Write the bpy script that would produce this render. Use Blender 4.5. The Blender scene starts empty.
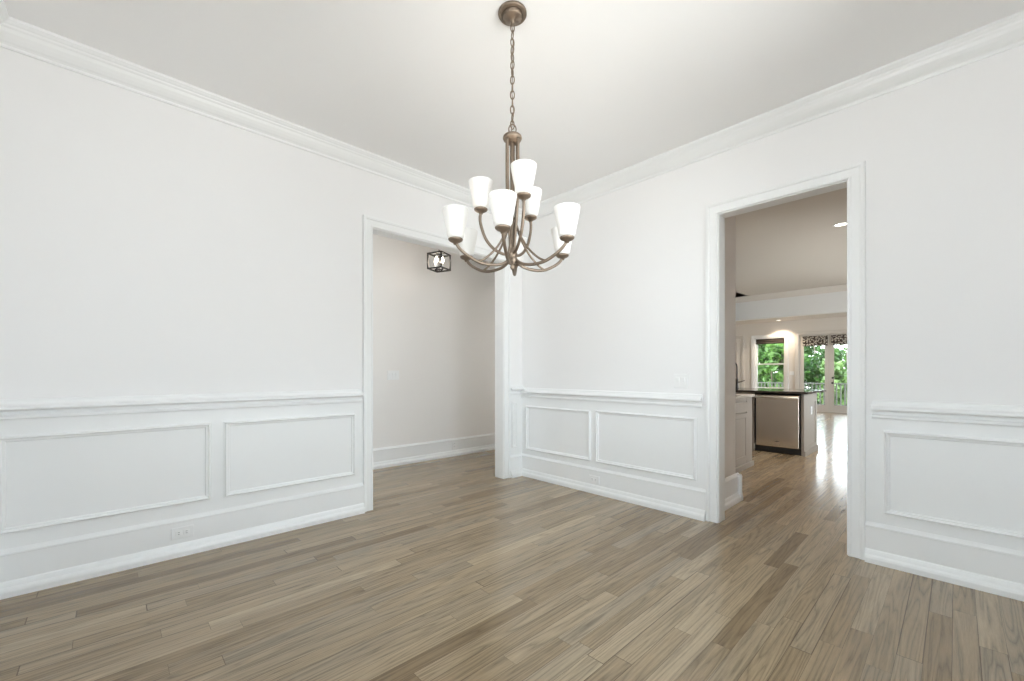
import bpy, bmesh, math, random
from mathutils import Vector, Matrix
random.seed(7)
PI = math.pi
SC = bpy.context.scene
COL = SC.collection

# ------------------------------------------------------------------ materials
def principled(name, col, rough=0.5, metal=0.0, spec=0.5, coat=0.0, noise=0.0, scale=30.0, bump=0.0, bscale=200.0):
    m = bpy.data.materials.new(name); m.use_nodes = True
    nt = m.node_tree; b = nt.nodes['Principled BSDF']
    b.inputs['Base Color'].default_value = (*col, 1)
    b.inputs['Roughness'].default_value = rough
    b.inputs['Metallic'].default_value = metal
    b.inputs['Specular IOR Level'].default_value = spec
    b.inputs['Coat Weight'].default_value = coat
    tc = nt.nodes.new('ShaderNodeTexCoord')
    if noise > 0:
        n = nt.nodes.new('ShaderNodeTexNoise'); n.inputs['Scale'].default_value = scale
        n.inputs['Detail'].default_value = 4
        nt.links.new(tc.outputs['Object'], n.inputs['Vector'])
        r = nt.nodes.new('ShaderNodeMix'); r.data_type = 'RGBA'
        r.inputs[6].default_value = (*[c * (1 - noise) for c in col], 1)
        r.inputs[7].default_value = (*[min(1, c * (1 + noise)) for c in col], 1)
        nt.links.new(n.outputs['Fac'], r.inputs[0]); nt.links.new(r.outputs[2], b.inputs['Base Color'])
    if bump > 0:
        n2 = nt.nodes.new('ShaderNodeTexNoise'); n2.inputs['Scale'].default_value = bscale
        nt.links.new(tc.outputs['Object'], n2.inputs['Vector'])
        bp = nt.nodes.new('ShaderNodeBump'); bp.inputs['Strength'].default_value = bump; bp.inputs['Distance'].default_value = 0.002
        nt.links.new(n2.outputs['Fac'], bp.inputs['Height']); nt.links.new(bp.outputs['Normal'], b.inputs['Normal'])
    return m

def floor_material():
    m = bpy.data.materials.new('oak_strip_floor'); m.use_nodes = True
    nt = m.node_tree; N = nt.nodes; L = nt.links; b = N['Principled BSDF']
    def math_(op, a, bb=None, c=None):
        n = N.new('ShaderNodeMath'); n.operation = op
        for i, v in enumerate((a, bb, c)):
            if v is None: continue
            if isinstance(v, (int, float)): n.inputs[i].default_value = v
            else: L.new(v, n.inputs[i])
        return n.outputs[0]
    def wn(v):
        n = N.new('ShaderNodeTexWhiteNoise'); n.noise_dimensions = '1D'; L.new(v, n.inputs['W']); return n.outputs['Value']
    def comb(x, y, z):
        n = N.new('ShaderNodeCombineXYZ')
        for i, v in enumerate((x, y, z)):
            if isinstance(v, (int, float)): n.inputs[i].default_value = v
            else: L.new(v, n.inputs[i])
        return n.outputs[0]
    def noise(vec, scale, detail=4, rough=.55, dist=0.0):
        n = N.new('ShaderNodeTexNoise'); n.inputs['Scale'].default_value = scale; n.inputs['Detail'].default_value = detail
        n.inputs['Roughness'].default_value = rough; n.inputs['Distortion'].default_value = dist
        L.new(vec, n.inputs['Vector']); return n.outputs['Fac']
    tc = N.new('ShaderNodeTexCoord'); sp = N.new('ShaderNodeSeparateXYZ'); L.new(tc.outputs['Object'], sp.inputs[0])
    X, Y = sp.outputs[0], sp.outputs[1]
    W = 0.0815
    v = math_('DIVIDE', math_('ADD', Y, 20.03), W)
    row = math_('FLOOR', v); fv = math_('FRACT', v)
    r1 = wn(math_('ADD', row, 0.37)); r2 = wn(math_('ADD', row, 131.7))
    ln = math_('MULTIPLY_ADD', r1, 0.75, 0.75)
    u = math_('DIVIDE', math_('ADD', math_('ADD', X, 30.0), math_('MULTIPLY', r2, 5.0)), ln)
    pk = math_('FLOOR', u); fu = math_('FRACT', u)
    pid = math_('ADD', math_('MULTIPLY', row, 17.31), math_('MULTIPLY', pk, 3.77))
    c1 = wn(pid); c2 = wn(math_('ADD', pid, 51.13)); c3 = wn(math_('ADD', pid, 7.91))
    off = math_('MULTIPLY', c2, 40.0)
    # grain: long streaks and cathedral figure
    g1 = noise(comb(math_('ADD', math_('MULTIPLY', X, 1.6), off), math_('MULTIPLY', Y, 34.0), c3), 1.0, 4, .55)
    gx = math_('ADD', math_('MULTIPLY', X, .62), off)
    gy = math_('ADD', math_('MULTIPLY', Y, 13.0), math_('MULTIPLY', c3, 9.0))
    fig = noise(comb(gx, gy, off), 1.0, 2, .45, .1)
    ring = math_('ABSOLUTE', math_('SUBTRACT', math_('FRACT', math_('MULTIPLY', fig, 12.0)), 0.5))
    ring = math_('MULTIPLY', ring, 2.0)
    pore = noise(comb(math_('MULTIPLY', X, 14.0), math_('MULTIPLY', Y, 260.0), off), 1.0, 3, .7)
    cr = N.new('ShaderNodeValToRGB'); L.new(c1, cr.inputs[0])
    e = cr.color_ramp.elements
    cols = [(0.0, (.190, .134, .078)), (.10, (.255, .184, .110)), (.40, (.305, .230, .146)), (.65, (.365, .280, .182)), (.85, (.290, .228, .156)), (1.0, (.430, .335, .220))]
    e[0].position, e[0].color = cols[0][0], (*cols[0][1], 1); e[1].position, e[1].color = 1.0, (*cols[-1][1], 1)
    for p, c in cols[1:-1]:
        x = e.new(p); x.color = (*c, 1)
    ringd = math_('POWER', ring, 0.45)
    fac = math_('ADD', math_('MULTIPLY', math_('SUBTRACT', g1, .5), 0.70), math_('ADD', math_('MULTIPLY', math_('SUBTRACT', ringd, .72), 0.50), math_('MULTIPLY', math_('SUBTRACT', pore, .5), 0.70)))
    hsv = N.new('ShaderNodeHueSaturation'); L.new(cr.outputs[0], hsv.inputs['Color'])
    L.new(math_('MULTIPLY', math_('ADD', fac, 1.0), 1.0), hsv.inputs['Value'])
    hsv.inputs['Saturation'].default_value = 1.02
    # seams
    ev = math_('MULTIPLY', math_('MINIMUM', fv, math_('SUBTRACT', 1.0, fv)), W)
    eu = math_('MULTIPLY', math_('MINIMUM', fu, math_('SUBTRACT', 1.0, fu)), ln)
    edge = math_('MINIMUM', ev, eu)
    seamw = math_('MULTIPLY_ADD', math_('POWER', wn(math_('ADD', pid, 77.7)), 5.0), 0.0036, 0.0005)
    seam = math_('LESS_THAN', edge, seamw)
    mx = N.new('ShaderNodeMix'); mx.data_type = 'RGBA'; L.new(math_('MULTIPLY', seam, .72), mx.inputs[0])
    L.new(hsv.outputs[0], mx.inputs[6]); mx.inputs[7].default_value = (.055, .036, .022, 1)
    L.new(mx.outputs[2], b.inputs['Base Color'])
    b.inputs['Roughness'].default_value = 0.27
    L.new(math_('MULTIPLY_ADD', g1, .12, .12), b.inputs['Roughness'])
    b.inputs['Specular IOR Level'].default_value = 0.5
    bp = N.new('ShaderNodeBump'); bp.inputs['Strength'].default_value = .25; bp.inputs['Distance'].default_value = .0015
    wav = noise(comb(math_('MULTIPLY', X, 2.0), math_('MULTIPLY', Y, 12.0), 0.0), 1.0, 2)
    hgt = math_('ADD', math_('MULTIPLY', g1, .35), math_('MULTIPLY', wav, 1.2))
    L.new(hgt, bp.inputs['Height']); L.new(bp.outputs[0], b.inputs['Normal'])
    return m

def glow(name, col, strength):
    m = bpy.data.materials.new(name); m.use_nodes = True; nt = m.node_tree
    nt.nodes.remove(nt.nodes['Principled BSDF'])
    e = nt.nodes.new('ShaderNodeEmission'); e.inputs[0].default_value = (*col, 1); e.inputs[1].default_value = strength
    nt.links.new(e.outputs[0], nt.nodes['Material Output'].inputs[0]); return m

def shade_glass():
    m = bpy.data.materials.new('lit_frosted_glass'); m.use_nodes = True; nt = m.node_tree
    b = nt.nodes['Principled BSDF']
    b.inputs['Base Color'].default_value = (.62, .61, .59, 1); b.inputs['Roughness'].default_value = .4
    tc = nt.nodes.new('ShaderNodeTexCoord'); n = nt.nodes.new('ShaderNodeTexNoise'); n.inputs['Scale'].default_value = 20
    nt.links.new(tc.outputs['Object'], n.inputs['Vector'])
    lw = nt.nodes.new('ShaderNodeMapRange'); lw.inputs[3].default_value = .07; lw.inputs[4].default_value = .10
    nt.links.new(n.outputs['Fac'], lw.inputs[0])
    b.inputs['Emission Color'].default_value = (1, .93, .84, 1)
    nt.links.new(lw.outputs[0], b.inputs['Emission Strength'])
    return m

def pane_glass():
    m = bpy.data.materials.new('clear_pane_glass'); m.use_nodes = True; nt = m.node_tree
    nt.nodes.remove(nt.nodes['Principled BSDF'])
    t = nt.nodes.new('ShaderNodeBsdfTransparent'); t.inputs[0].default_value = (.94, .96, .95, 1)
    g = nt.nodes.new('ShaderNodeBsdfGlossy'); g.inputs['Roughness'].default_value = .02
    f = nt.nodes.new('ShaderNodeFresnel'); f.inputs[0].default_value = 1.45
    mx = nt.nodes.new('ShaderNodeMixShader')
    nt.links.new(f.outputs[0], mx.inputs[0]); nt.links.new(t.outputs[0], mx.inputs[1]); nt.links.new(g.outputs[0], mx.inputs[2])
    nt.links.new(mx.outputs[0], nt.nodes['Material Output'].inputs[0]); return m

def leaf_material(name, a, bcol):
    m = bpy.data.materials.new(name); m.use_nodes = True; nt = m.node_tree
    b = nt.nodes['Principled BSDF']; b.inputs['Roughness'].default_value = .5
    tc = nt.nodes.new('ShaderNodeTexCoord'); n = nt.nodes.new('ShaderNodeTexNoise'); n.inputs['Scale'].default_value = 1.7; n.inputs['Detail'].default_value = 6
    nt.links.new(tc.outputs['Object'], n.inputs['Vector'])
    r = nt.nodes.new('ShaderNodeValToRGB'); r.color_ramp.elements[0].position = .35; r.color_ramp.elements[1].position = .65
    r.color_ramp.elements[0].color = (*a, 1); r.color_ramp.elements[1].color = (*bcol, 1)
    nt.links.new(n.outputs['Fac'], r.inputs[0]); nt.links.new(r.outputs[0], b.inputs['Base Color'])
    tr = nt.nodes.new('ShaderNodeBsdfTranslucent'); nt.links.new(r.outputs[0], tr.inputs[0])
    mx = nt.nodes.new('ShaderNodeMixShader'); mx.inputs[0].default_value = .45
    nt.links.new(b.outputs[0], mx.inputs[1]); nt.links.new(tr.outputs[0], mx.inputs[2])
    nt.links.new(mx.outputs[0], nt.nodes['Material Output'].inputs[0]); return m

def steel_material():
    m = principled('brushed_steel', (.86, .79, .72), .30, 1.0)
    nt = m.node_tree; b = nt.nodes['Principled BSDF']
    tc = nt.nodes.new('ShaderNodeTexCoord'); mp = nt.nodes.new('ShaderNodeMapping'); mp.inputs['Scale'].default_value = (400, 400, 3)
    n = nt.nodes.new('ShaderNodeTexNoise'); n.inputs['Scale'].default_value = 1
    nt.links.new(tc.outputs['Object'], mp.inputs[0]); nt.links.new(mp.outputs[0], n.inputs['Vector'])
    r = nt.nodes.new('ShaderNodeMapRange'); r.inputs[3].default_value = .16; r.inputs[4].default_value = .30
    nt.links.new(n.outputs['Fac'], r.inputs[0]); nt.links.new(r.outputs[0], b.inputs['Roughness'])
    return m

def fabric_material():
    m = principled('patterned_shade_fabric', (.05, .035, .03), .9)
    nt = m.node_tree; b = nt.nodes['Principled BSDF']
    tc = nt.nodes.new('ShaderNodeTexCoord')
    vo = nt.nodes.new('ShaderNodeTexVoronoi'); vo.inputs['Scale'].default_value = 20
    nt.links.new(tc.outputs['Object'], vo.inputs['Vector'])
    r = nt.nodes.new('ShaderNodeValToRGB'); r.color_ramp.interpolation = 'CONSTANT'
    r.color_ramp.elements[0].color = (.55, .51, .45, 1); r.color_ramp.elements[1].position = .47; r.color_ramp.elements[1].color = (.05, .035, .028, 1)
    nt.links.new(vo.outputs['Distance'], r.inputs[0]); nt.links.new(r.outputs[0], b.inputs['Base Color']); return m

M = {}
M['wall'] = principled('white_wall_paint', (.83, .824, .825), .75, noise=.01, scale=1.5, bump=.08, bscale=350)
M['trim'] = principled('white_trim_paint', (.83, .835, .835), .38, noise=.006, scale=3)
M['ceil'] = principled('flat_ceiling_paint', (.88, .872, .868), .9, noise=.01, scale=2, bump=.05, bscale=300)
M['hall'] = principled('greige_hall_paint', (.82, .795, .775), .6, noise=.01, scale=1.5, bump=.05, bscale=350)
M['kwall'] = principled('greige_kitchen_paint', (.74, .70, .655), .6, noise=.01, scale=1.5)
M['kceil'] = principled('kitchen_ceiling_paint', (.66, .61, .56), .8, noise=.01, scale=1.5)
M['floor'] = floor_material()
M['bronze'] = principled('brushed_bronze', (.235, .182, .138), .46, .78, noise=.12, scale=60)
M['black'] = principled('oiled_black_metal', (.018, .015, .013), .5, .1, noise=.1, scale=40)
M['shade'] = shade_glass()
M['bulb'] = glow('lit_bulb', (1, .84, .66), 3.5)
M['plate'] = principled('white_plastic', (.84, .84, .84), .35, noise=.005)
M['slot'] = principled('dark_socket_slot', (.12, .12, .12), .6, noise=.05)
M['candle'] = glow('lit_candle_bulb', (1, .86, .68), 9)
M['glass'] = pane_glass()
M['cab'] = principled('greige_cabinet_paint', (.37, .33, .29), .42, noise=.015, scale=5)
M['steel'] = steel_material()
M['satin'] = principled('satin_steel', (.80, .76, .70), .45, 1.0, noise=.03)
M['kick'] = principled('black_kick_plate', (.012, .011, .01), .5, noise=.1)
M['granite'] = principled('dark_granite', (.045, .038, .034), .12, noise=.6, scale=180)
M['quartz'] = principled('pale_stone', (.62, .58, .53), .2, noise=.08, scale=90)
M['fabric'] = fabric_material()
M['dfabric'] = principled('dark_woven_fabric', (.055, .043, .036), .9, noise=.3, scale=80)
M['lens'] = glow('lit_downlight_lens', (1, .90, .76), 4)
M['leaf1'] = leaf_material('fresh_leaves', (.04, .115, .018), (.14, .25, .055))
M['leaf2'] = leaf_material('deep_leaves', (.02, .065, .014), (.085, .17, .04))
M['leaf3'] = leaf_material('pale_leaves', (.09, .17, .045), (.22, .31, .12))
M['bark'] = principled('tree_bark', (.10, .075, .055), .9, noise=.4, scale=12, bump=.5, bscale=30)
M['deck'] = principled('weathered_deck_boards', (.36, .31, .27), .7, noise=.2, scale=8)
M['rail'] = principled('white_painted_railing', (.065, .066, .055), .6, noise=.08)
M['lawn'] = principled('lawn_ground', (.09, .17, .045), .95, noise=.4, scale=3)

# ------------------------------------------------------------------ helpers
def origin(o):
    v = Vector((0, 0, 0))
    while o is not None:
        v += o.location; o = o.parent
    return v

def tag(o, label=None, cat=None, group=None, kind=None):
    if label: o['label'] = label
    if cat: o['category'] = cat
    if group: o['group'] = group
    if kind: o['kind'] = kind
    return o

def obj(name, bm, mat, parent=None, smooth=False, bevel=0.0, recalc=True):
    if recalc: bmesh.ops.recalc_face_normals(bm, faces=bm.faces)
    me = bpy.data.meshes.new(name)
    if parent is not None:
        bmesh.ops.translate(bm, verts=bm.verts, vec=-origin(parent))
    bm.to_mesh(me); bm.free()
    me.materials.append(mat)
    if smooth:
        for p in me.polygons: p.use_smooth = True
    o = bpy.data.objects.new(name, me); COL.objects.link(o)
    if parent is not None: o.parent = parent
    if bevel > 0:
        b = o.modifiers.new('bevel', 'BEVEL'); b.width = bevel; b.segments = 2; b.limit_method = 'ANGLE'; b.angle_limit = math.radians(40)
    if smooth:
        try:
            o.modifiers.new('ws', 'WEIGHTED_NORMAL').keep_sharp = True
        except Exception: pass
    return o

def thing(name, label, cat, loc, group=None):
    o = bpy.data.objects.new(name, None); COL.objects.link(o); o.location = loc; o.empty_display_size = .1
    return tag(o, label, cat, group)

def struct(name, bm, mat, label, cat, smooth=False, bevel=0.0):
    return tag(obj(name, bm, mat, None, smooth, bevel), label, cat, None, 'structure')

def box(bm, x0, x1, y0, y1, z0, z1):
    if x0 > x1: x0, x1 = x1, x0
    if y0 > y1: y0, y1 = y1, y0
    if z0 > z1: z0, z1 = z1, z0
    v = [bm.verts.new(p) for p in ((x0,y0,z0),(x1,y0,z0),(x1,y1,z0),(x0,y1,z0),(x0,y0,z1),(x1,y0,z1),(x1,y1,z1),(x0,y1,z1))]
    for f in ((0,3,2,1),(4,5,6,7),(0,1,5,4),(1,2,6,5),(2,3,7,6),(3,0,4,7)): bm.faces.new([v[i] for i in f])

def B(*boxes):
    bm = bmesh.new()
    for b in boxes: box(bm, *b)
    return bm

def lathe(bm, prof, c=(0,0,0), n=28):
    rings = []
    for r, z in prof:
        if r <= 1e-6: rings.append([bm.verts.new((c[0], c[1], c[2]+z))])
        else: rings.append([bm.verts.new((c[0]+r*math.cos(2*PI*i/n), c[1]+r*math.sin(2*PI*i/n), c[2]+z)) for i in range(n)])
    for a, b in zip(rings, rings[1:]):
        for i in range(n):
            j = (i+1) % n
            if len(a) == 1 and len(b) == 1: continue
            if len(a) == 1: bm.faces.new((a[0], b[j], b[i]))
            elif len(b) == 1: bm.faces.new((a[i], a[j], b[0]))
            else: bm.faces.new((a[i], a[j], b[j], b[i]))
    return bm

def smooth_path(pts, sub=6):
    P = [Vector(p) for p in pts]; out = []
    for i in range(len(P)-1):
        p0 = P[max(i-1,0)]; p1 = P[i]; p2 = P[i+1]; p3 = P[min(i+2,len(P)-1)]
        for k in range(sub):
            t = k/sub
            out.append(.5*((2*p1)+(-p0+p2)*t+(2*p0-5*p1+4*p2-p3)*t*t+(-p0+3*p1-3*p2+p3)*t**3))
    out.append(P[-1]); return out

def tube(bm, pts, r, n=10, closed=False):
    P = [Vector(p) for p in pts]; m = len(P); rings = []
    up = Vector((0.13, 0.31, 0.94)).normalized(); prev = None
    for i in range(m):
        if closed: t = (P[(i+1) % m]-P[(i-1) % m])
        else: t = P[min(i+1,m-1)]-P[max(i-1,0)]
        t.normalize()
        a = prev if prev is not None else up.cross(t)
        a = (a - t*a.dot(t)).normalized(); prev = a
        b = t.cross(a)
        rr = r[i] if isinstance(r, (list, tuple)) else r
        rings.append([bm.verts.new(P[i]+rr*(a*math.cos(2*PI*k/n)+b*math.sin(2*PI*k/n))) for k in range(n)])
    rng = range(m) if closed else range(m-1)
    for i in rng:
        A, Bq = rings[i], rings[(i+1) % m]
        for k in range(n):
            bm.faces.new((A[k], A[(k+1)%n], Bq[(k+1)%n], Bq[k]))
    if not closed:
        bm.faces.new(rings[0]); bm.faces.new(list(reversed(rings[-1])))
    return bm

# wall frames: (u, v, d) -> world, d grows out of the wall into the room
LEFT = lambda u, v, d: (u, -d, v)            # wall at Y = 0, room at Y < 0
RIGHT = lambda u, v, d: (-d, u, v)           # wall at X = 0, room at X < 0
def wallx(X0, s): return lambda u, v, d: (X0 + s*d, u, v)
def wally(Y0, s): return lambda u, v, d: (u, Y0 + s*d, v)

def run(bm, fr, prof, u0, u1):
    """a moulding with profile (d, v) run along u"""
    a = [bm.verts.new(fr(u0, v, d)) for d, v in prof]; b = [bm.verts.new(fr(u1, v, d)) for d, v in prof]
    n = len(prof)
    for i in range(n):
        j = (i+1) % n; bm.faces.new((a[i], a[j], b[j], b[i]))
    bm.faces.new(a); bm.faces.new(list(reversed(b)))
    return bm

def rect_ring(bm, fr, u0, u1, v0, v1, prof):
    """mitred closed frame, profile (inward offset, d)"""
    rings = []
    for s in ((0,0),(1,0),(1,1),(0,1)):
        rings.append([bm.verts.new(fr((u1-o) if s[0] else (u0+o), (v1-o) if s[1] else (v0+o), d)) for o, d in prof])
    n = len(prof)
    for i in range(4):
        a, b = rings[i], rings[(i+1) % 4]
        for k in range(n-1): bm.faces.new((a[k], a[k+1], b[k+1], b[k]))
    return bm

def casing(bm, fr, u0, u1, top, prof, bottom=0.0):
    """mitred door casing, profile (outward offset, d), open end down"""
    rings = []
    for p in ((0,0),(0,1),(1,1),(1,0)):
        rings.append([bm.verts.new(fr((u1+o) if p[0] else (u0-o), (top+o) if p[1] else bottom, d)) for o, d in prof])
    n = len(prof)
    for i in range(3):
        a, b = rings[i], rings[i+1]
        for k in range(n): bm.faces.new((a[k], a[(k+1)%n], b[(k+1)%n], b[k]))
    bm.faces.new(rings[0]); bm.faces.new(list(reversed(rings[-1])))
    return bm

CAS = [(.006,0),(.006,.013),(.012,.017),(.020,.017),(.024,.014),(.066,.016),(.071,.024),(.086,.027),(.093,.024),(.095,.018),(.095,0)]
CROWN = [(0,2.900),(.010,2.900),(.013,2.908),(.013,2.918),(.020,2.926),(.030,2.934),(.046,2.952),(.060,2.972),(.068,2.990),(.076,2.998),(.080,3.008),(.088,3.014),(.094,3.022),(.100,3.028),(.100,3.045),(0,3.045)]
BASE = [(0,0),(.050,0),(.050,.030),(.046,.042),(.038,.052),(.034,.066),(.030,.076),(.024,.082),(.024,.216),(.0265,.220),(.0255,.228),(.018,.234),(.012,.241),(.008,.247),(0,.248)]
CROWN = [(d, 3.045-(3.045-v)*.87) for d, v in CROWN]
RAIL = [(0,.938),(.020,.938),(.025,.943),(.025,.953),(.018,.960),(.011,.963),(.011,.982),(.022,.987),(.048,.989),(.054,.995),(.053,1.003),(.042,1.010),(.024,1.016),(.014,1.030),(.010,1.044),(0,1.047)]
PANEL = [(0,0),(0,.010),(.004,.010),(.008,.020),(.013,.023),(.018,.020),(.020,.010),(.030,.009),(.034,.005),(.034,0)]
shift = lambda prof, dz: [(d, v+dz) for d, v in prof]
H = 3.045
tn = [0]; wnn = [0]
def trim(bm, label, mat=None, smooth=False, cat='trim'):
    tn[0] += 1
    return struct('trim_%d' % tn[0], bm, mat or M['trim'], label, cat, smooth)

# ------------------------------------------------------------------ shell
XW, YS = -3.972, -3.95
struct('floor', B((-4.15, 12.25, -4.4, 2.8, -.12, 0)), M['floor'], 'grey brown oak strip floor running through all the rooms', 'floor')
struct('ceiling', B((XW-.13, .0, YS-.13, 0, H, H+.12)), M['ceil'], 'flat white dining room ceiling around the chandelier', 'ceiling')
struct('ceiling_hall', B((XW-.13, 2.5, 0.0, 1.6, H, H+.12)), M['ceil'], 'hall ceiling behind the wide left opening', 'ceiling')
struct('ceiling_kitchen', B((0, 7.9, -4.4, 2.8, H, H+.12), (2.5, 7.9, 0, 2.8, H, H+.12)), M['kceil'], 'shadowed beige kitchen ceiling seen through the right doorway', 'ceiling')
struct('ceiling_breakfast', B((7.9, 12.25, -4.4, 2.8, 2.83, 2.95)), M['kceil'], 'lower ceiling beyond the kitchen beam over the far window', 'ceiling')

LO0, LO1 = -1.831, -.302      # left opening in X
RO0, RO1 = -3.005, -2.204     # right opening in Y
HD = 2.44
struct('wall_left', B((XW-.13, LO0-.018, 0, .13, 0, H), (LO1+.018, .12, 0, .13, 0, H), (LO0-.018, LO1+.018, 0, .13, HD+.018, H)), M['wall'], 'white dining room wall with wide opening to the hall', 'wall')
struct('wall_right', B((0, .12, RO1+.018, .13, 0, H), (0, .12, YS-.13, RO0-.018, 0, H), (0, .12, RO0-.018, RO1+.018, HD+.018, H)), M['wall'], 'white dining room wall with narrow doorway to the kitchen', 'wall')

def wall_with_holes(name, axis, c0, c1, u0, u1, v0, v1, holes, mat, label):
    bm = bmesh.new(); cur = u0
    def put(a, b, z0, z1):
        if b-a < 1e-4 or z1-z0 < 1e-4: return
        if axis == 'x': box(bm, c0, c1, a, b, z0, z1)
        else: box(bm, a, b, c0, c1, z0, z1)
    for a, b, z0, z1 in sorted(holes):
        put(cur, a, v0, v1); put(a, b, v0, z0); put(a, b, z1, v1); cur = b
    put(cur, u1, v0, v1)
    return struct(name, bm, mat, label, 'wall')

SW = [(-2.85, -1.10, .62, 2.78)]
WW = [(-3.82, -2.40, .62, 2.78)]
wall_with_holes('wall_front', 'y', YS-.13, YS, XW-.13, .12, 0, H, SW, M['wall'], 'white dining room wall with street windows behind the camera')
wall_with_holes('wall_near', 'x', XW-.13, XW, YS, 0, 0, H, WW, M['wall'], 'white side wall meeting the far left end of the panelled wall')
wall_with_holes('wall_hall', 'y', 1.47, 1.60, XW-.13, 2.5, 0, H, [(-3.7, -2.3, 1.0, 2.85), (1.25, 2.30, .7, 2.8)], M['hall'], 'greige hall wall seen through the wide left opening')
wall_with_holes('wall_entry', 'x', XW-.13, XW, .13, 1.47, 0, H, [(.60, 1.0, 1.0, 2.85)], M['hall'], 'entry end wall of the hall with glazed front door')
wall_with_holes('wall_hall_end', 'x', 2.4, 2.5, -.1, 1.47, 0, H, [], M['hall'], 'far right end wall of the hall')
struct('wall_hall_side', B((.12, 2.4, -.1, .13, 0, H)), M['kwall'], 'partition between hall and kitchen', 'wall')
struct('wall_stub', B((.12, .745, -2.075, -1.955, 0, H)), M['kwall'], 'short beige wall end just inside the kitchen doorway', 'wall')
struct('wall_pantry', B((.645, .745, -1.955, -.1, 0, H)), M['kwall'], 'beige wall returning behind the short wall end', 'wall')
BX = 12.09
KW = [(-1.66, -.09, 0.0, 2.36), (.26, 1.155, .64, 2.33)]
wall_with_holes('wall_kitchen_far', 'x', BX, BX+.16, -4.4, 2.8, 0, H, KW, M['kwall'], 'far beige wall holding the window and french doors')
KS = [(2.8, 7.5, .95, 2.6), (8.4, 11.4, .3, 2.5)]
wall_with_holes('wall_kitchen_right', 'y', -4.4, -4.27, .12, BX, 0, H, KS, M['kwall'], 'right hand kitchen side wall')
wall_with_holes('wall_kitchen_left', 'y', 2.67, 2.8, 2.5, BX, 0, H, [], M['kwall'], 'left hand kitchen side wall')
struct('wall_kitchen_corner', B((2.4, 2.5, 1.6, 2.8, 0, H)), M['kwall'], 'short kitchen wall closing the corner by the hall', 'wall')
struct('beam_kitchen', B((7.82, 7.97, -4.27, 2.67, 2.484, H)), M['trim'], 'deep painted beam dropping from the kitchen ceiling', 'beam')
trim(run(bmesh.new(), wallx(7.82, -1), shift(CROWN, 0), -4.27, 2.67), 'pale crown moulding along the top of the kitchen beam', M['kwall'])

# ------------------------------------------------------------------ dining room mouldings
trim(run(bmesh.new(), LEFT, CROWN, XW, 0), 'white crown moulding along the top of the left dining wall')
trim(run(bmesh.new(), RIGHT, CROWN, YS, 0), 'white crown moulding along the top of the right dining wall')
trim(run(bmesh.new(), wallx(XW, 1), CROWN, YS, 0), 'white crown moulding at the top left corner of the picture')
trim(run(bmesh.new(), wally(YS, 1), CROWN, XW, 0), 'white crown moulding on the window wall behind the camera')
trim(run(bmesh.new(), wally(1.47, -1), CROWN, XW, 2.4), 'white crown moulding at the top of the hall wall')
trim(run(bmesh.new(), wally(.13, 1), CROWN, XW, 2.4), 'white crown moulding on the near side of the hall')

dR = -.034
def bases(name, fr, segs, label, mat=None):
    bm = bmesh.new()
    for a, b in segs: run(bm, fr, BASE, a, b)
    struct(name, bm, mat or M['trim'], label, 'baseboard')
bases('baseboard_left', LEFT, [(XW, LO0-.095), (LO1+.095, 0)], 'tall white baseboard with moulded cap under the left wall panels')
bases('baseboard_right', RIGHT, [(YS, RO0-.095), (RO1+.095, 0)], 'tall white baseboard with moulded cap under the right wall panels')
bases('baseboard_near', wallx(XW, 1), [(YS, 0)], 'white baseboard on the side wall by the far left edge')
bases('baseboard_front', wally(YS, 1), [(XW, 0)], 'white baseboard under the windows behind the camera')
bases('baseboard_hall', wally(1.47, -1), [(XW, 2.4)], 'tall white baseboard along the greige hall wall')
bm = run(bmesh.new(), wally(-2.075, -1), BASE, .12, .795)
run(bm, wallx(.745, 1), BASE, -2.125, -1.955)
struct('baseboard_stub', bm, M['trim'], 'white baseboard wrapping the short wall end inside the kitchen doorway', 'baseboard')

bm = bmesh.new(); run(bm, LEFT, RAIL, XW, LO0-.103); run(bm, LEFT, RAIL, LO1+.10, 0)
trim(bm, 'white chair rail moulding across the left dining wall')
bm = bmesh.new(); run(bm, RIGHT, shift(RAIL, dR), RO1+.125, 0); run(bm, RIGHT, shift(RAIL, dR), YS, RO0-.125)
trim(bm, 'white chair rail moulding across the right dining wall')
bm = bmesh.new(); run(bm, wallx(XW, 1), RAIL, YS, 0); trim(bm, 'white chair rail on the side wall past the far left edge')
# smooth painted wainscot skins under the chair rails
trim(B((XW, LO0-.09, -.006, .002, .2, .95), (LO1+.09, 0, -.006, .002, .2, .95)), 'smooth white wainscot board behind the left wall panels')
trim(B((-.006, .002, RO1+.09, 0, .2, .95+dR), (-.006, .002, YS, RO0-.09, .2, .95+dR)), 'smooth white wainscot board behind the right wall panels')
L6 = lambda u, v, d: LEFT(u, v, d+.006)
R6 = lambda u, v, d: RIGHT(u, v, d+.006)
for fr, u0, u1, v0, v1, lab in ((L6, -3.925, -2.991, .328, .852, 'long panel moulding frame at the far left of the wall'),
                                (L6, -2.920, -1.992, .326, .850, 'panel moulding frame beside the wide hall opening'),
                                (L6, -.186, -.100, .330, .852, 'very narrow panel moulding frame in the room corner'),
                                (R6, -.980, -.075, .302, .812, 'shorter panel moulding frame by the room corner'),
                                (R6, -2.030, -1.040, .302, .820, 'panel moulding frame left of the kitchen doorway'),
                                (R6, -3.87, -3.183, .312, .832, 'panel moulding frame right of the kitchen doorway')):
    trim(rect_ring(bmesh.new(), fr, u0, u1, v0, v1, PANEL), 'white ' + lab)

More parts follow.
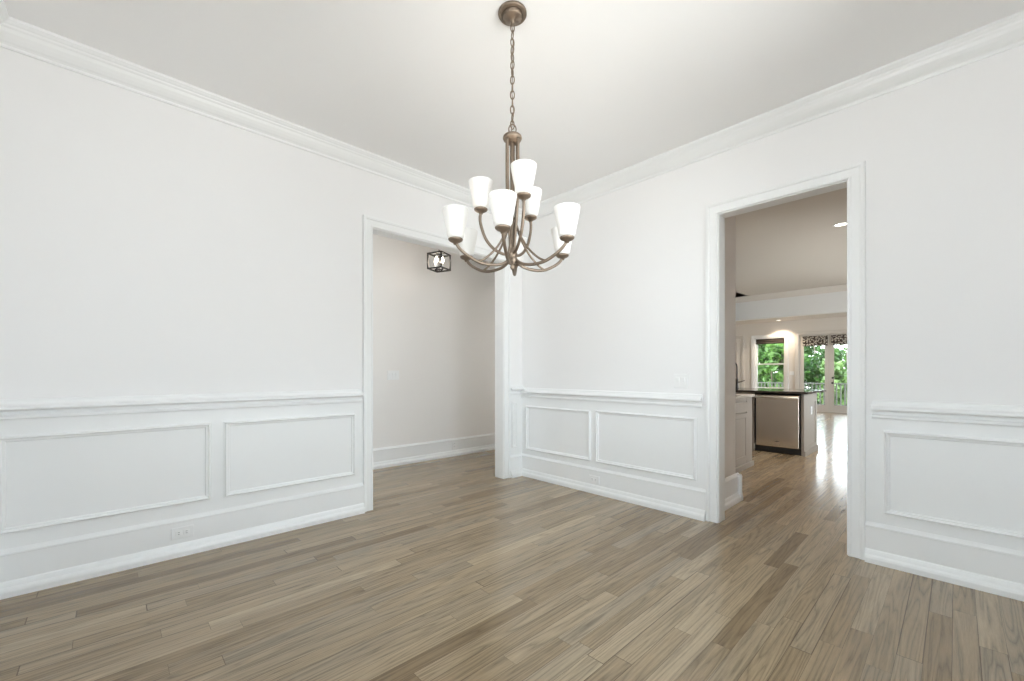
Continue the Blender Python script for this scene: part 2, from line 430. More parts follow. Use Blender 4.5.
# casings and jambs
trim(casing(bmesh.new(), LEFT, LO0, LO1, HD, CAS), 'white casing around the wide opening to the hall')
trim(casing(bmesh.new(), RIGHT, RO0, RO1, HD, CAS), 'white casing around the kitchen doorway')
trim(casing(bmesh.new(), wally(.13, 1), LO0, LO1, HD, CAS), 'white casing on the hall side of the wide opening')
trim(casing(bmesh.new(), wallx(.12, 1), RO0, RO1, HD, CAS), 'white casing on the kitchen side of the doorway')
trim(B((LO0-.018, LO0, 0, .13, 0, HD), (LO1, LO1+.018, 0, .13, 0, HD), (LO0-.018, LO1+.018, 0, .13, HD, HD+.018)), 'white jamb boards lining the wide hall opening')
trim(B((0, .12, RO0-.018, RO0, 0, HD), (0, .12, RO1, RO1+.018, 0, HD), (0, .12, RO0-.018, RO1+.018, HD, HD+.018)), 'white jamb boards lining the kitchen doorway')

# ------------------------------------------------------------------ windows and doors
PCAS = [(0,0),(0,.018),(.012,.022),(.075,.022),(.09,.026),(.095,.02),(.095,0)]
def window(n, fr, u0, u1, v0, v1, depth, cols, label, muntin=False, sill=True, cas=True):
    """sashes sit behind the wall face, depth is the wall thickness"""
    root = tag(bpy.data.objects.new('window_%d' % n, None), label, 'window', None, 'structure'); COL.objects.link(root)
    root.location = fr((u0+u1)/2, v0, 0)
    def fb(bm, a, b, c, d, e, f):
        p, q = fr(a, c, e), fr(b, d, f); box(bm, p[0], q[0], p[1], q[1], p[2], q[2])
    bm = bmesh.new(); t = .03
    fb(bm, u0, u0+t, v0, v1, -depth, 0); fb(bm, u1-t, u1, v0, v1, -depth, 0)
    fb(bm, u0, u1, v0, v0+t, -depth, 0); fb(bm, u0, u1, v1-t, v1, -depth, 0)
    obj('window_frame', bm, M['trim'], root)
    if cas:
        bm = rect_ring(bmesh.new(), fr, u0-.09, u1+.09, v0-.09, v1+.09, [(0,0),(0,.022),(.01,.026),(.08,.020),(.09,.016),(.09,0)])
        obj('window_casing', bm, M['trim'], root)
    if sill:
        bm = bmesh.new(); fb(bm, u0-.11, u1+.11, v0-.025, v0+.008, -.02, .055); obj('window_sill', bm, M['trim'], root, bevel=.004)
    w = (u1-u0-2*t)/cols; mid = (v0+v1)/2 - .02
    for c in range(cols):
        a = u0+t+c*w; b = a+w
        for k, (z0, z1, dd) in enumerate(((v0+t, mid+.02, -depth*.45), (mid-.02, v1-t, -depth*.65))):
            bm = bmesh.new(); s = .04
            fb(bm, a, a+s, z0, z1, dd-.03, dd); fb(bm, b-s, b, z0, z1, dd-.03, dd)
            fb(bm, a+s, b-s, z0, z0+s, dd-.03, dd); fb(bm, a+s, b-s, z1-s, z1, dd-.03, dd)
            if muntin:
                m = (a+b)/2; fb(bm, m-.009, m+.009, z0+s, z1-s, dd-.026, dd-.006)
                m = (z0+z1)/2; fb(bm, a+s, b-s, m-.009, m+.009, dd-.026, dd-.006)
            sh = obj('sash', bm, M['trim'], root)
            bm = bmesh.new(); fb(bm, a+s-.004, b-s+.004, z0+s-.004, z1-s+.004, dd-.018, dd-.014)
            obj('pane', bm, M['glass'], sh)
    return root

window(1, wallx(BX, -1), .26, 1.155, .64, 2.33, .16, 1, 'double hung kitchen window with dark shade on the far wall')
window(2, wally(YS, 1), *SW[0], .13, 2, 'paired double hung dining room window behind the camera', muntin=True)
window(3, wallx(XW, 1), *WW[0], .13, 2, 'paired double hung window in the side wall', muntin=True)
window(4, wally(-4.27, 1), *KS[0], .13, 2, 'added window in the kitchen side wall for extra daylight')  # out of view, added to let more daylight into the kitchen
window(5, wally(-4.27, 1), *KS[1], .13, 2, 'added wide window in the breakfast side wall for extra daylight')  # unseen opening added to brighten the far end of the kitchen
window(6, wallx(XW, 1), .60, 1.0, 1.0, 2.85, .13, 1, 'glazed entry light at the end of the hall', muntin=True, sill=False)

window(7, wally(1.47, -1), -3.7, -2.3, 1.0, 2.85, .13, 2, 'added tall window further along the hall wall for daylight', muntin=True)  # unseen, added so daylight bounces through the hall
window(8, wally(1.47, -1), 1.25, 2.30, .7, 2.8, .13, 1, 'added window at the far right end of the hall wall for daylight', muntin=True)  # added out of view to lift the right part of the hall wall

def french_leaf(n, y0, y1, label, handle_y):
    root = tag(bpy.data.objects.new('door_%d' % n, None), label, 'door', None, 'structure'); COL.objects.link(root)
    root.location = (BX+.03, (y0+y1)/2, .015)
    x0, x1 = BX+.03, BX+.075; s = .10
    bm = B((x0, x1, y0, y0+s, .015, 2.34), (x0, x1, y1-s, y1, .015, 2.34), (x0, x1, y0+s, y1-s, .015, .205), (x0, x1, y0+s, y1-s, 2.24, 2.34))
    for a, b, c, d in ((y0+s, y0+s+.012, .205, 2.24), (y1-s-.012, y1-s, .205, 2.24), (y0+s, y1-s, .205, .217), (y0+s, y1-s, 2.228, 2.24)):
        box(bm, x0-.006, x0+.004, a, b, c, d)
    obj('door_frame', bm, M['cab2'], root)
    obj('pane', B((x0+.02, x0+.025, y0+s-.004, y1-s+.004, .2, 2.245)), M['glass'], root)
    if handle_y is not None:
        bm = lathe(bmesh.new(), [(0,0),(.030,0),(.030,.006),(.026,.012),(.018,.018),(0,.020)], n=20)
        bmesh.ops.rotate(bm, verts=bm.verts, matrix=Matrix.Rotation(-PI/2, 3, 'Y')); bmesh.ops.translate(bm, verts=bm.verts, vec=(x0, handle_y, 1.03))
        tag(obj('deadbolt', bm, M['black'], root, True), 'dark round deadbolt')
        bm = lathe(bmesh.new(), [(0,0),(.032,0),(.032,.006),(.012,.012),(.011,.035),(.022,.040),(.029,.052),(.026,.066),(.014,.073),(0,.074)], n=20)
        bmesh.ops.rotate(bm, verts=bm.verts, matrix=Matrix.Rotation(-PI/2, 3, 'Y')); bmesh.ops.translate(bm, verts=bm.verts, vec=(x0, handle_y, .88))
        tag(obj('door_handle', bm, M['black'], root, True), 'dark round knob')
    return root
M['cab2'] = principled('pale_door_paint', (.66, .62, .575), .4, noise=.01)
french_leaf(1, -.868, -.115, 'left glazed french door leaf to the deck', None)
french_leaf(2, -1.635, -.872, 'right glazed french door leaf with dark knob', -.95)
bm = casing(bmesh.new(), wallx(BX, -1), -1.66, -.09, 2.36, PCAS)
trim(bm, 'pale casing around the french doors', M['cab2'])
trim(B((BX+.0, BX+.16, -1.66, -1.637, 0, 2.36), (BX, BX+.16, -.113, -.09, 0, 2.36), (BX, BX+.16, -1.637, -.113, 2.342, 2.36), (BX, BX+.16, -1.637, -.113, 0, .013)), 'pale frame holding the french doors', M['cab2'])

# closed panelled door, its right edge just shows past the doorway wall
root = tag(bpy.data.objects.new('door_3', None), 'closed panelled door left of the far kitchen window', 'door', None, 'structure'); COL.objects.link(root)
root.location = (BX, 1.95, 0)
obj('door_leaf', B((BX-.012, BX, 1.58, 2.32, .01, 2.34)), M['kwall'], root)
bm = bmesh.new()
for z0, z1 in ((.2, .95), (1.1, 2.2)):
    for y0, y1 in ((1.68, 1.92), (1.98, 2.22)): rect_ring(bm, wallx(BX-.012, -1), y0, y1, z0, z1, [(0,0),(0,.01),(.015,.014),(.03,.004),(.03,0)])
obj('panel_moulding', bm, M['cab2'], root)
trim(casing(bmesh.new(), wallx(BX, -1), 1.57, 2.33, 2.35, PCAS), 'pale casing around the closed door by the far window', M['cab2'])
bases('baseboard_kitchen', wallx(BX, -1), [(-4.27, -1.755), (.005, 1.475), (2.425, 2.67)], 'baseboard along the far kitchen wall', M['cab2'])

# roman shades
def roman_shade(y0, y1, z0, z1, folds, mat, label, xf):
    t = thing('roman_shade', label, 'shade', (xf, (y0+y1)/2, z0), 'roman shades on the far kitchen glazing')
    obj('head_rail', B((xf-.035, xf, y0, y1, z1-.03, z1)), mat, t)
    bm = bmesh.new(); prof = []; hh = (z1-.03-z0)/folds
    for k in range(folds):
        zt = z1-.03-k*hh
        for s in range(6):
            a = s/6; prof.append((xf-.012-.028*math.sin(PI*a)*(.5+.5*a), zt-hh*a))
    prof.append((xf-.012, z0))
    pf = prof + [(xf-.004, z0), (xf-.004, z1-.03)]
    a = [bm.verts.new((x, y0, z)) for x, z in pf]; b = [bm.verts.new((x, y1, z)) for x, z in pf]; n = len(pf)
    for i in range(n): bm.faces.new((a[i], a[(i+1)%n], b[(i+1)%n], b[i]))
    bm.faces.new(a); bm.faces.new(list(reversed(b)))
    obj('folded_fabric', bm, mat, t)
    return t
roman_shade(.30, 1.11, 2.125, 2.29, 2, M['dfabric'], 'dark woven shade folded up at the top of the far kitchen window', BX+.055)
roman_shade(-.835, -.20, 2.0, 2.30, 3, M['fabric'], 'patterned shade folded up on the left french door', BX+.022)
roman_shade(-1.53, -.915, 2.0, 2.30, 3, M['fabric'], 'patterned shade folded up on the right french door with the knob', BX+.022)

# ------------------------------------------------------------------ switches and outlets
def plate_thing(kind, fr, u, v, w, h, label, horizontal=False, gangs=1):
    """kind: switch or outlet"""
    name, cat = ('light_switch', 'switch') if kind == 'switch' else ('wall_outlet', 'outlet')
    t = thing(name, label, cat, fr(u, v-h/2, 0))
    def fb(bm, a, b, c, d, e, f):
        p, q = fr(a, c, e), fr(b, d, f); box(bm, p[0], q[0], p[1], q[1], p[2], q[2])
    bm = bmesh.new(); fb(bm, u-w/2, u+w/2, v-h/2, v+h/2, 0, .009); obj('cover_plate', bm, M['plate'], t, bevel=.003)
    if kind == 'switch':
        for g in range(gangs):
            uc = u + (g-(gangs-1)/2)*.046
            bm = bmesh.new(); fb(bm, uc-.017, uc+.017, v-.034, v+.034, .008, .011); fb(bm, uc-.015, uc+.015, v-.002, v+.030, .011, .017)
            obj('rocker', bm, M['plate'], t, bevel=.0015)
    else:
        for s in (-1, 1):
            if horizontal: uc, vc = u+s*.020, v
            else: uc, vc = u, v+s*.020
            bm = bmesh.new(); fb(bm, uc-.016, uc+.016, vc-.015, vc+.015, .008, .011); r = obj('receptacle', bm, M['plate'], t, bevel=.003)
            bm = bmesh.new()
            for q in (-.006, .006):
                if horizontal: fb(bm, uc-.005, uc+.005, vc+q-.0012, vc+q+.0012, .0108, .0116)
                else: fb(bm, uc+q-.0012, uc+q+.0012, vc-.005, vc+.005, .0108, .0116)
            obj('slot', bm, M['slot'], r)
    return t
plate_thing('outlet', lambda u, v, d: LEFT(u, v, d+.024), -3.147, .150, .118, .074, 'white horizontal outlet in the left baseboard below the panels', True)
plate_thing('outlet', lambda u, v, d: RIGHT(u, v, d+.024), -1.035, .135, .118, .074, 'white horizontal outlet in the baseboard left of the kitchen doorway', True)
plate_thing('outlet', wally(1.446, -1), .07, .155, .074, .118, 'white outlet in the baseboard of the greige hall wall')
plate_thing('switch', RIGHT, -1.897, 1.118, .118, .118, 'white switch plate above the chair rail left of the kitchen doorway', gangs=2)
plate_thing('switch', wally(1.47, -1), -.865, 1.155, .165, .118, 'white switch plate on the greige hall wall', gangs=3)
plate_thing('switch', wallx(BX, -1), .085, 1.17, .118, .118, 'white switch plate between the far window and the french doors', gangs=2)

# ------------------------------------------------------------------ chandelier
CX, CY = -1.986, -1.921
ch = thing('chandelier', 'brushed bronze chandelier with nine lit white glass shades hanging from the ceiling', 'chandelier', (CX, CY, 1.70))
c0 = (CX, CY, 0)
bm = lathe(bmesh.new(), [(0,3.0449),(.073,3.0449),(.074,3.036),(.070,3.030),(.056,3.028),(.054,3.032),(.051,3.032),(.050,3.020),(.046,3.014),(.020,3.006),(.010,3.0),(.008,2.992),(0,2.990)], c0, 40)
obj('canopy', bm, M['bronze'], ch, True)
def link_ring(bm, z, hl, hw, r, ang, n=20):
    pts = []
    for i in range(n):
        a = 2*PI*i/n; s = hw*math.cos(a); zz = hl*math.sin(a)
        pts.append((CX+s*math.cos(ang), CY+s*math.sin(ang), z+zz))
    tube(bm, pts, r, 6, True)
bm = bmesh.new(); z = 2.985; k = 0
while z > 2.475:
    link_ring(bm, z-.018, .0225, .0100, .0031, -.4+k*PI/2+k*.13); z -= .0385; k += 1
obj('chain', bm, M['bronze'], ch, True)
bm = bmesh.new()
tube(bm, smooth_path([(CX+.006*math.sin(i*1.7), CY+.006*math.cos(i*1.3), 2.99-i*.0577) for i in range(11)], 4), .0021, 6)
obj('cord', bm, M['bronze'], ch, True)
bm = bmesh.new(); link_ring(bm, 2.442, .026, .019, .0035, -.75, 24); obj('hanging_loop', bm, M['bronze'], ch, True)
bm = lathe(bmesh.new(), [(0,2.424),(.010,2.424),(.012,2.416),(.040,2.412),(.047,2.406),(.049,2.396),(.046,2.388),(.036,2.384),(.034,2.376),(0,2.374)], c0, 32)
obj('column_cap', bm, M['bronze'], ch, True)
bm = bmesh.new(); tube(bm, [(CX, CY, 2.38), (CX, CY, 2.1), (CX, CY, 1.79)], [.013, .011, .008], 14); obj('column', bm, M['bronze'], ch, True)
for k in range(4):
    a = math.radians(6+90*k); bm = bmesh.new()
    pts = [(CX+r*math.cos(a), CY+r*math.sin(a), z) for r, z in ((.038,2.385),(.038,2.25),(.036,2.12),(.028,1.98),(.017,1.88),(.012,1.80))]
    tube(bm, smooth_path(pts, 5), .0078, 10); obj('column_rod', bm, M['bronze'], ch, True)
bm = lathe(bmesh.new(), [(0,1.832),(.016,1.832),(.021,1.824),(.021,1.812),(.026,1.806),(.027,1.796),(.020,1.790),(.024,1.78),(.026,1.765),(.020,1.75),(.010,1.742),(.012,1.732),(.008,1.722),(0,1.718)], c0, 28)
obj('hub', bm, M['bronze'], ch, True)

FW = math.radians(46.45)               # azimuth the camera looks along; theta 0 points back to the camera
def radial(path, rad, n=10):
    return tube(bmesh.new(), smooth_path([(CX+r, CY, z) for r, z in path], 6), rad, n)
def shade_bm(r, z):
    prof = [(.012,.004),(.028,.003),(.037,.010),(.0415,.022),(.045,.05),(.052,.09),(.0585,.13),(.0625,.160),(.063,.166),(.0605,.167),(.058,.158),(.0545,.13),(.048,.09),(.041,.05),(.037,.025),(.030,.012),(.012,.009)]
    return lathe(bmesh.new(), [(q, zz*.86) for q, zz in prof], (CX+r, CY, z), 32)
def cup_bm(r, z):
    return lathe(bmesh.new(), [(0,-.016),(.009,-.016),(.012,-.008),(.026,-.002),(.034,.004),(.036,.010),(.033,.013),(0,.012)], (CX+r, CY, z), 24)
def bulb_bm(r, z):
    return lathe(bmesh.new(), [(0,.012),(.012,.014),(.013,.05),(.022,.07),(.028,.095),(.024,.108),(.012,.118),(0,.120)], (CX+r, CY, z), 16)
def make_arm(path, rad, r, z):
    a = obj('arm', radial(path, rad), M['bronze'], ch, True)
    obj('cup', cup_bm(r, z), M['bronze'], a, True)
    obj('shade', shade_bm(r, z+.010), M['shade'], a, True)
    obj('bulb', bulb_bm(r, z+.008), M['bulb'], a, True)
    return a
def dup(o, parent, rot):
    c = o.copy(); COL.objects.link(c); c.parent = parent; c.rotation_euler = (0, 0, rot)
    for s in o.children:
        d = s.copy(); COL.objects.link(d); d.parent = c
    return c
lamps = []
def place_arms(proto, thetas, r, z):
    for i, th in enumerate(thetas):
        rot = FW + PI + math.radians(th)
        if i == 0: proto.rotation_euler = (0, 0, rot)
        else: dup(proto, ch, rot)
        lamps.append((CX+r*math.cos(rot), CY+r*math.sin(rot), z+.125))
low = make_arm([(.014,1.782),(.034,1.757),(.07,1.739),(.13,1.731),(.19,1.738),(.245,1.762),(.285,1.789),(.303,1.811),(.308,1.818)], .0078, .308, 1.823)
br = obj('brace', radial([(.016,1.985),(.026,1.945),(.05,1.885),(.095,1.815),(.15,1.762),(.19,1.741),(.205,1.742)], .0055, 8), M['bronze'], ch, True)
LT = [-8, 57.5, 117, 176, -124, -63]
for i, th in enumerate(LT):
    rot = FW + PI + math.radians(th)
    if i == 0: br.rotation_euler = (0, 0, rot)
    else:
        c = br.copy(); COL.objects.link(c); c.parent = ch; c.rotation_euler = (0, 0, rot)
place_arms(low, LT, .308, 1.823)
up = make_arm([(.014,1.802),(.05,1.803),(.10,1.833),(.14,1.885),(.163,1.95),(.169,1.99),(.165,2.022)], .0078, .165, 2.028)
place_arms(up, [19, 143, -96], .165, 2.028)

# ------------------------------------------------------------------ hall lantern
LX, LY = -.615, .80
pl = thing('pendant_light', 'small black square cage lantern with lit bulbs hanging in the hall', 'light', (LX, LY, 2.40))
lr = math.radians(46.45+10-35+180)
def rotp(x, y, z): return (LX+x*math.cos(lr)-y*math.sin(lr), LY+x*math.sin(lr)+y*math.cos(lr), z)
def rbox(bm, x0, x1, y0, y1, z0, z1):
    n0 = len(bm.verts); box(bm, x0, x1, y0, y1, z0, z1); bm.verts.ensure_lookup_table()
    for v in list(bm.verts)[n0:]: v.co = Vector(rotp(v.co.x, v.co.y, v.co.z))
bm = lathe(bmesh.new(), [(0,H-.0005),(.06,H-.0005),(.06,H-.012),(.045,H-.02),(.012,H-.028),(0,H-.028)], (LX, LY, 0), 24); obj('canopy', bm, M['black'], pl, True)
bm = bmesh.new(); tube(bm, [(LX, LY, H-.02), (LX, LY, 2.8), (LX, LY, 2.43)], .006, 8); obj('stem', bm, M['black'], pl, True)
s = .095; z0, z1 = 2.432, 2.612; w = .0075
bm = bmesh.new()
for zz in (z0, z1):
    rbox(bm, -s-w, s+w, -s-w, -s+w, zz-w, zz+w); rbox(bm, -s-w, s+w, s-w, s+w, zz-w, zz+w)
    rbox(bm, -s-w, -s+w, -s+w, s-w, zz-w, zz+w); rbox(bm, s-w, s+w, -s+w, s-w, zz-w, zz+w)
for a in (-s, s):
    for b in (-s, s): rbox(bm, a-w, a+w, b-w, b+w, z0, z1)
rbox(bm, -s, s, -.005, .005, z1-.004, z1+.004); rbox(bm, -.005, .005, -s, s, z1-.004, z1+.004)
obj('cage_frame', bm, M['black'], pl)
bm = bmesh.new(); rbox(bm, -.05, .05, -.005, .005, z0-.004, z0+.004); rbox(bm, -.005, .005, -.05, .05, z0-.004, z0+.004)
lathe(bm, [(0,2.405),(.006,2.408),(.009,2.416),(.006,2.424),(.012,2.430),(.012,2.44),(0,2.442)], (LX, LY, 0), 14)
for a, b in ((.05,0),(-.05,0),(0,.05),(0,-.05)):
    p = rotp(a, b, 0); lathe(bm, [(0,2.418),(.005,2.42),(.008,2.428),(.012,2.434),(.013,2.442),(0,2.444)], p, 10)
obj('lamp_arms', bm, M['black'], pl)
for a, b in ((.05,0),(-.05,0),(0,.05),(0,-.05)):
    p = rotp(a, b, 0)
    c = obj('candle_sleeve', lathe(bmesh.new(), [(0,2.44),(.010,2.44),(.010,2.50),(0,2.50)], p, 12), M['plate'], pl, True)
    obj('bulb', lathe(bmesh.new(), [(0,2.50),(.009,2.502),(.017,2.525),(.015,2.55),(.006,2.575),(0,2.58)], p, 12), M['candle'], c, True)

# ------------------------------------------------------------------ kitchen
def recessed(x, y, z, label):
    t = thing('recessed_downlight', label, 'light', (x, y, z-.004), 'recessed ceiling lights')
    obj('trim_ring', lathe(bmesh.new(), [(.062,0),(.085,0),(.085,-.004),(.064,-.008),(.062,0)], (x, y, z-.0002), 28), M['plate'], t, True)
    obj('lens', lathe(bmesh.new(), [(0,-.003),(.062,-.003),(.062,-.001),(0,-.001)], (x, y, z), 28), M['lens'], t)
recessed(3.14, -2.50, H, 'round recessed light in the beige kitchen ceiling by the doorway edge')
recessed(11.72, .36, 2.83, 'round recessed light under the lower ceiling washing the far window wall')

# dishwasher and peninsula, front face on X = 3.61
PX = 3.63
dw = thing('dishwasher', 'stainless steel dishwasher with bar handle in the dark topped peninsula', 'dishwasher', (PX+.3, -1.665, 0))
obj('body', B((PX+.03, PX+.57, -1.962, -1.372, .10, .865)), M['black'], dw)
obj('door_panel', B((PX-.012, PX+.03, -1.950, -1.398, .095, .862)), M['steel'], dw, bevel=.006)
bm = bmesh.new()
tube(bm, [(PX-.055, -1.945, .825), (PX-.055, -1.67, .825), (PX-.055, -1.402, .825)], .019, 14)
for y in (-1.93, -1.407): box(bm, PX-.055, PX-.010, y-.011, y+.011, .815, .835)
hd = obj('bar_handle', bm, M['satin'], dw, True)
obj('control_strip', B((PX-.0128, PX-.010, -1.955, -1.383, .852, .860)), M['kick'], dw)
obj('badge', B((PX-.0135, PX-.0118, -1.70, -1.645, .172, .182)), M['kick'], dw)
obj('toe_kick', B((PX+.035, PX+.06, -1.972, -1.372, .0, .095)), M['kick'], dw)

pc = thing('base_cabinet', 'beige panelled peninsula cabinet around the dishwasher under the dark counter', 'cabinet', (PX+.4, -.6, 0), 'beige kitchen cabinets')
obj('carcass', B((PX+.01, 4.40, -1.345, .80, .10, .884), (PX+.58, 4.40, -1.975, -1.345, .10, .884)), M['cab'], pc)
obj('end_panel', B((PX-.005, 4.41, -2.0, -1.978, .0, .884)), M['cab'], pc)
bm = B((PX-.012, PX+.225, -2.012, -2.0, 0, .884), (4.33, 4.41, -2.012, -2.0, 0, .884), (PX+.225, 4.33, -2.012, -2.0, .76, .884), (PX+.225, 4.33, -2.012, -2.0, .0, .12))
obj('end_stile', bm, M['cab'], pc)
obj('base_moulding', B((PX-.02, 4.425, -2.03, -2.012, 0, .075)), M['cab'], pc, bevel=.006)
obj('filler_stile', B((PX-.012, PX+.02, -1.366, -1.335, .0, .884)), M['cab'], pc)
obj('toe_kick', B((PX+.06, PX+.08, -1.335, .80, 0, .10)), M['kick'], pc)
for y0, y1 in ((-1.33, -.80), (-.79, -.26), (-.25, .26), (.27, .79)):
    d = obj('door', B((PX-.012, PX+.01, y0, y1, .11, .70)), M['cab'], pc)
    obj('door_rail', rect_ring(bmesh.new(), wallx(PX-.012, -1), y0, y1, .11, .70, [(0,0),(0,.01),(.055,.01),(.06,.002),(.06,0)]), M['cab'], d)
    bm = bmesh.new(); tube(bm, [(PX-.045, y1-.04, .53), (PX-.045, y1-.04, .65)], .005, 8)
    for zz in (.545, .635): tube(bm, [(PX-.045, y1-.04, zz), (PX-.01, y1-.04, zz)], .004, 8)
    obj('handle', bm, M['black'], d)
    dr = obj('drawer', B((PX-.012, PX+.01, y0, y1, .72, .86)), M['cab'], pc, bevel=.004)
ct = tag(obj('countertop', B((PX-.035, 4.82, -2.06, .84, .884, .916)), M['granite'], None, False, .006), 'dark polished granite counter with overhang above the dishwasher', 'countertop')

ic = thing('base_cabinet', 'beige panelled cabinet end with pale top just left of the dishwasher', 'cabinet', (1.7, -1.4, 0), 'beige kitchen cabinets')
IY = -1.68
obj('carcass', B((.76, 2.46, IY, -1.08, .0, .878)), M['cab'], ic)
bm = B((.76, .84, IY-.012, IY, 0, .878), (2.27, 2.47, IY-.014, IY, 0, .878), (.84, 2.27, IY-.012, IY, .83, .878), (.84, 2.27, IY-.012, IY, 0, .10), (2.46, 2.472, IY-.014, -1.08, 0, .878))
obj('face_frame', bm, M['cab'], ic)
obj('base_moulding', B((.76, 2.487, IY-.032, IY-.014, 0, .065)), M['cab'], ic, bevel=.006)
for x0, x1 in ((.85, 1.31), (1.325, 1.785), (1.80, 2.26)):
    d = obj('drawer', B((x0, x1, IY-.02, IY, .70, .825)), M['cab'], ic, bevel=.004)
    d = obj('door', B((x0, x1, IY-.02, IY, .105, .69)), M['cab'], ic)
    obj('door_rail', rect_ring(bmesh.new(), wally(IY-.02, -1), x0, x1, .105, .69, [(0,0),(0,.005),(.055,.005),(.06,.002),(.06,0)]), M['cab'], d)
tag(obj('countertop', B((.76, 2.50, IY-.04, -1.05, .880, .912)), M['quartz'], None, False, .005), 'pale stone top on the cabinet end left of the dishwasher', 'countertop')

# kitchen faucet standing on the granite
fx, fy = 4.05, -.985
fa = thing('faucet', 'dark gooseneck faucet on the granite counter beside the doorway wall edge', 'faucet', (fx, fy, .916))
bm = lathe(bmesh.new(), [(0,.9165),(.028,.9165),(.028,.925),(.02,.935),(.018,1.08),(.013,1.09),(0,1.09)], (fx, fy, 0), 18); obj('base', bm, M['black'], fa, True)
bm = bmesh.new(); tube(bm, smooth_path([(fx, fy, 1.08), (fx, fy, 1.25), (fx-.01, fy+.01, 1.33), (fx-.02, fy+.08, 1.38), (fx-.03, fy+.15, 1.33), (fx-.03, fy+.17, 1.24)], 6), .011, 10); obj('spout', bm, M['black'], fa, True)
bm = bmesh.new(); tube(bm, [(fx, fy-.015, 1.03), (fx, fy-.05, 1.035), (fx, fy-.12, 1.06)], [.012, .009, .006], 10); obj('handle', bm, M['black'], fa, True)
plate_thing('outlet', wally(-2.001, -1), 4.09, .625, .074, .118, 'white outlet on the end panel of the peninsula')

# ------------------------------------------------------------------ outside
struct('ground', B((BX+.2, 60, -30, 30, -3.2, -3.0)), M['lawn'], 'green lawn below the deck beyond the french doors', 'ground')
bm = bmesh.new(); y = -5.5
while y < 5.5:
    box(bm, BX+.16, 15.15, y, y+.138, -.12, -.085); y += .145
struct('deck', bm, M['deck'], 'weathered board deck outside the french doors', 'deck')
dr = thing('deck_railing', 'white painted deck railing with square balusters beyond the french doors', 'railing', (15.0, 0, -.085))
obj('top_rail', B((14.95, 15.05, -5.5, 5.5, .775, .815)), M['rail'], dr)
obj('bottom_rail', B((14.97, 15.03, -5.5, 5.5, .02, .06)), M['rail'], dr)
for y in (-5.4, -2.7, 0.62, 3.2, 5.4): obj('post', B((14.955, 15.045, y-.045, y+.045, -.084, .775)), M['rail'], dr)
pm = obj('baluster', B((14.98, 15.02, -.02, .02, .06, .775)), M['rail'], dr)
ys = [-4.6+.118*i for i in range(80)]
pm.location.y = ys[0]
for y in ys[1:]:
    c = pm.copy(); COL.objects.link(c); c.parent = dr; c.location.y = y

def tree(x, y, h, r, leaf, label, n=7000, trunk=.14, low=.25):
    t = thing('tree', label, 'tree', (x, y, -3.0), 'trees beyond the deck')
    bm = bmesh.new(); H0 = h+3.0
    tube(bm, smooth_path([(x, y, -3.0), (x+.1, y+.05, -3.0+H0*.35), (x-.1, y+.1, -3.0+H0*.65), (x, y, -3.0+H0*.92)], 4), [trunk*(1-.8*i/12) for i in range(13)], 8)
    for k in range(9):
        zb = -3.0+H0*(.3+.06*k); a = k*2.4
        tube(bm, smooth_path([(x, y, zb), (x+r*.4*math.cos(a), y+r*.4*math.sin(a), zb+.4), (x+r*.8*math.cos(a), y+r*.8*math.sin(a), zb+.6+.1*k)], 3), [trunk*.4*(1-.11*i) for i in range(7)], 6)
    obj('trunk', bm, M['bark'], t, True)
    bm = bmesh.new(); cl = []
    for k in range(44):
        a = random.uniform(0, 2*PI); q = r*math.sqrt(random.random())*.85
        zc = -3.0+H0*random.uniform(low, .98); q *= 1.15-.5*abs((zc+3)/H0-.55)
        cl.append((x+q*math.cos(a), y+q*math.sin(a), zc, r*random.uniform(.22, .42)))
    for i in range(n):
        c = random.choice(cl); d = Vector((random.gauss(0,1), random.gauss(0,1), random.gauss(0,.8))).normalized()*c[3]*random.uniform(.5, 1.1)
        p = Vector(c[:3])+d; sz = random.uniform(.09, .19)
        u = Vector((random.gauss(0,1), random.gauss(0,1), random.gauss(0,.6))).normalized(); v = u.cross(Vector((random.gauss(0,1), random.gauss(0,1), random.gauss(0,1)))).normalized()
        vs = [bm.verts.new(p+q) for q in (-u*sz, v*sz*.5+u*sz*.1, u*sz*1.1, -v*sz*.5+u*sz*.1)]
        bm.faces.new(vs)
    obj('crown', bm, M[leaf], t, recalc=False)
    return t
TL = 'leafy {} tree seen through the {}'
for a in ((19.5, 2.55, 3.0, 1.15, 'leaf1', 'bright green tree at the left side of the far kitchen window'),
          (23.5, 1.55, 2.6, 1.25, 'leaf2', 'dark green tree at the right side of the far kitchen window'),
          (19.0, -.45, 1.7, .95, 'leaf3', 'pale green low tree at the foot of the left french door'),
          (26.5, -1.75, 6.0, 1.55, 'leaf2', 'dark leafy tree rising high between the two french doors'),
          (20.5, -2.75, 5.0, 1.3, 'leaf1', 'bright green tree filling the right french door'),
          (29.0, 4.6, 6.5, 2.2, 'leaf2', 'tall dark tree standing back behind the far kitchen window'),
          (33.0, .6, 3.4, 2.2, 'leaf1', 'tree farther back between the window and french doors')):
    tree(*a[:5], a[5])

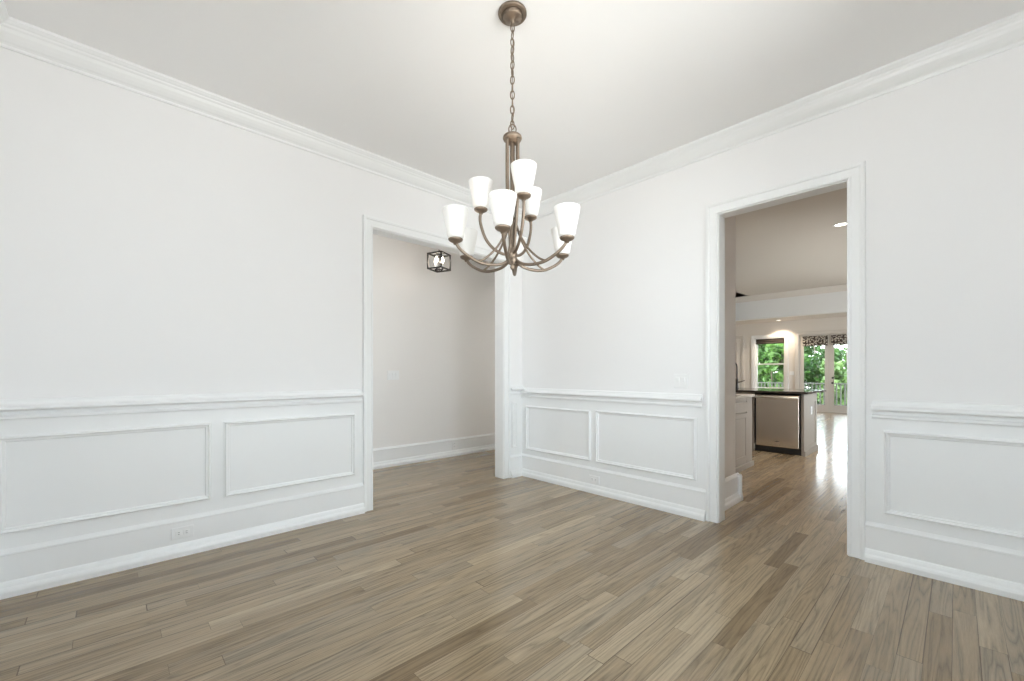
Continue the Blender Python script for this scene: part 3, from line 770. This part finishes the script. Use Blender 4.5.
# ------------------------------------------------------------------ light
w = bpy.data.worlds.new('overcast_sky'); SC.world = w; w.use_nodes = True
nt = w.node_tree; bg = nt.nodes['Background']
tc = nt.nodes.new('ShaderNodeTexCoord'); sp = nt.nodes.new('ShaderNodeSeparateXYZ'); nt.links.new(tc.outputs['Generated'], sp.inputs[0])
rp = nt.nodes.new('ShaderNodeValToRGB'); e = rp.color_ramp.elements
mr = nt.nodes.new('ShaderNodeMapRange'); mr.inputs[1].default_value = -1; mr.inputs[2].default_value = 1
nt.links.new(sp.outputs[2], mr.inputs[0]); nt.links.new(mr.outputs[0], rp.inputs[0])
e[0].position = .46; e[0].color = (1.0, .985, .98, 1); e[1].position = .52; e[1].color = (.88, .93, 1.0, 1)
x = e.new(.8); x.color = (.80, .90, 1.0, 1)
nt.links.new(rp.outputs[0], bg.inputs[0]); bg.inputs[1].default_value = 6.3

def light(name, kind, loc, energy, col=(1,1,1), **kw):
    l = bpy.data.lights.new(name, kind); l.energy = energy; l.color = col
    for k, v in kw.items(): setattr(l, k, v)
    o = bpy.data.objects.new(name, l); COL.objects.link(o); o.location = loc; return o
def portal(name, loc, rot, sx, sy):
    o = light(name, 'AREA', loc, 1, shape='RECTANGLE', size=sx, size_y=sy); o.rotation_euler = rot; o.data.cycles.is_portal = True
a, b, c, d = SW[0]; portal('daylight_portal', ((a+b)/2, YS-.14, (c+d)/2), (PI/2, 0, 0), b-a, d-c)
a, b, c, d = WW[0]; portal('daylight_portal', (XW-.14, (a+b)/2, (c+d)/2), (PI/2, 0, -PI/2), b-a, d-c)
portal('daylight_portal', (1.775, 1.61, 1.75), (-PI/2, 0, 0), 1.05, 2.1)
portal('daylight_portal', (-3.0, 1.61, 1.925), (-PI/2, 0, 0), 1.4, 1.85)
portal('daylight_portal', (XW-.14, .8, 1.925), (PI/2, 0, -PI/2), .4, 1.85)
for a, b, c, d in KW: portal('daylight_portal', (BX+.17, (a+b)/2, (c+d)/2), (PI/2, 0, PI/2), b-a, d-c)
for a, b, c, d in KS: portal('daylight_portal', ((a+b)/2, -4.41, (c+d)/2), (PI/2, 0, 0), b-a, d-c)
WARM = (1, .82, .62)
for i, p in enumerate(lamps): light('chandelier_lamp', 'POINT', p, .19, (1, .89, .77), shadow_soft_size=.03)
light('lantern_lamp', 'POINT', (LX, LY, 2.53), 1.0, (1, .88, .74), shadow_soft_size=.04)
def spot(x, y, z, en):
    o = light('downlight_lamp', 'SPOT', (x, y, z-.02), en, WARM, shadow_soft_size=.06, spot_size=math.radians(120), spot_blend=.6)
spot(3.14, -2.50, H, 80); spot(11.72, .36, 2.83, 60)

# ------------------------------------------------------------------ camera
cam = bpy.data.cameras.new('camera'); co = bpy.data.objects.new('camera', cam); COL.objects.link(co)
co.location = (-3.49, -3.50, 1.19); co.rotation_euler = (PI/2, 0, math.radians(46.45-90))
cam.sensor_width = 36; cam.lens = 423/1024*36; cam.shift_y = 32/1024; cam.clip_start = .02
SC.camera = co
vs = SC.view_settings; vs.view_transform = 'Standard'; vs.look = 'None'; vs.gamma = 1; vs.use_curve_mapping = False; vs.exposure = 0.94
SC.display_settings.display_device = 'sRGB'
cy = SC.cycles; cy.use_denoising = True; cy.max_bounces = 14; cy.diffuse_bounces = 8; cy.glossy_bounces = 5; cy.transparent_max_bounces = 12
cy.sample_clamp_indirect = 8; cy.caustics_reflective = False; cy.caustics_refractive = False
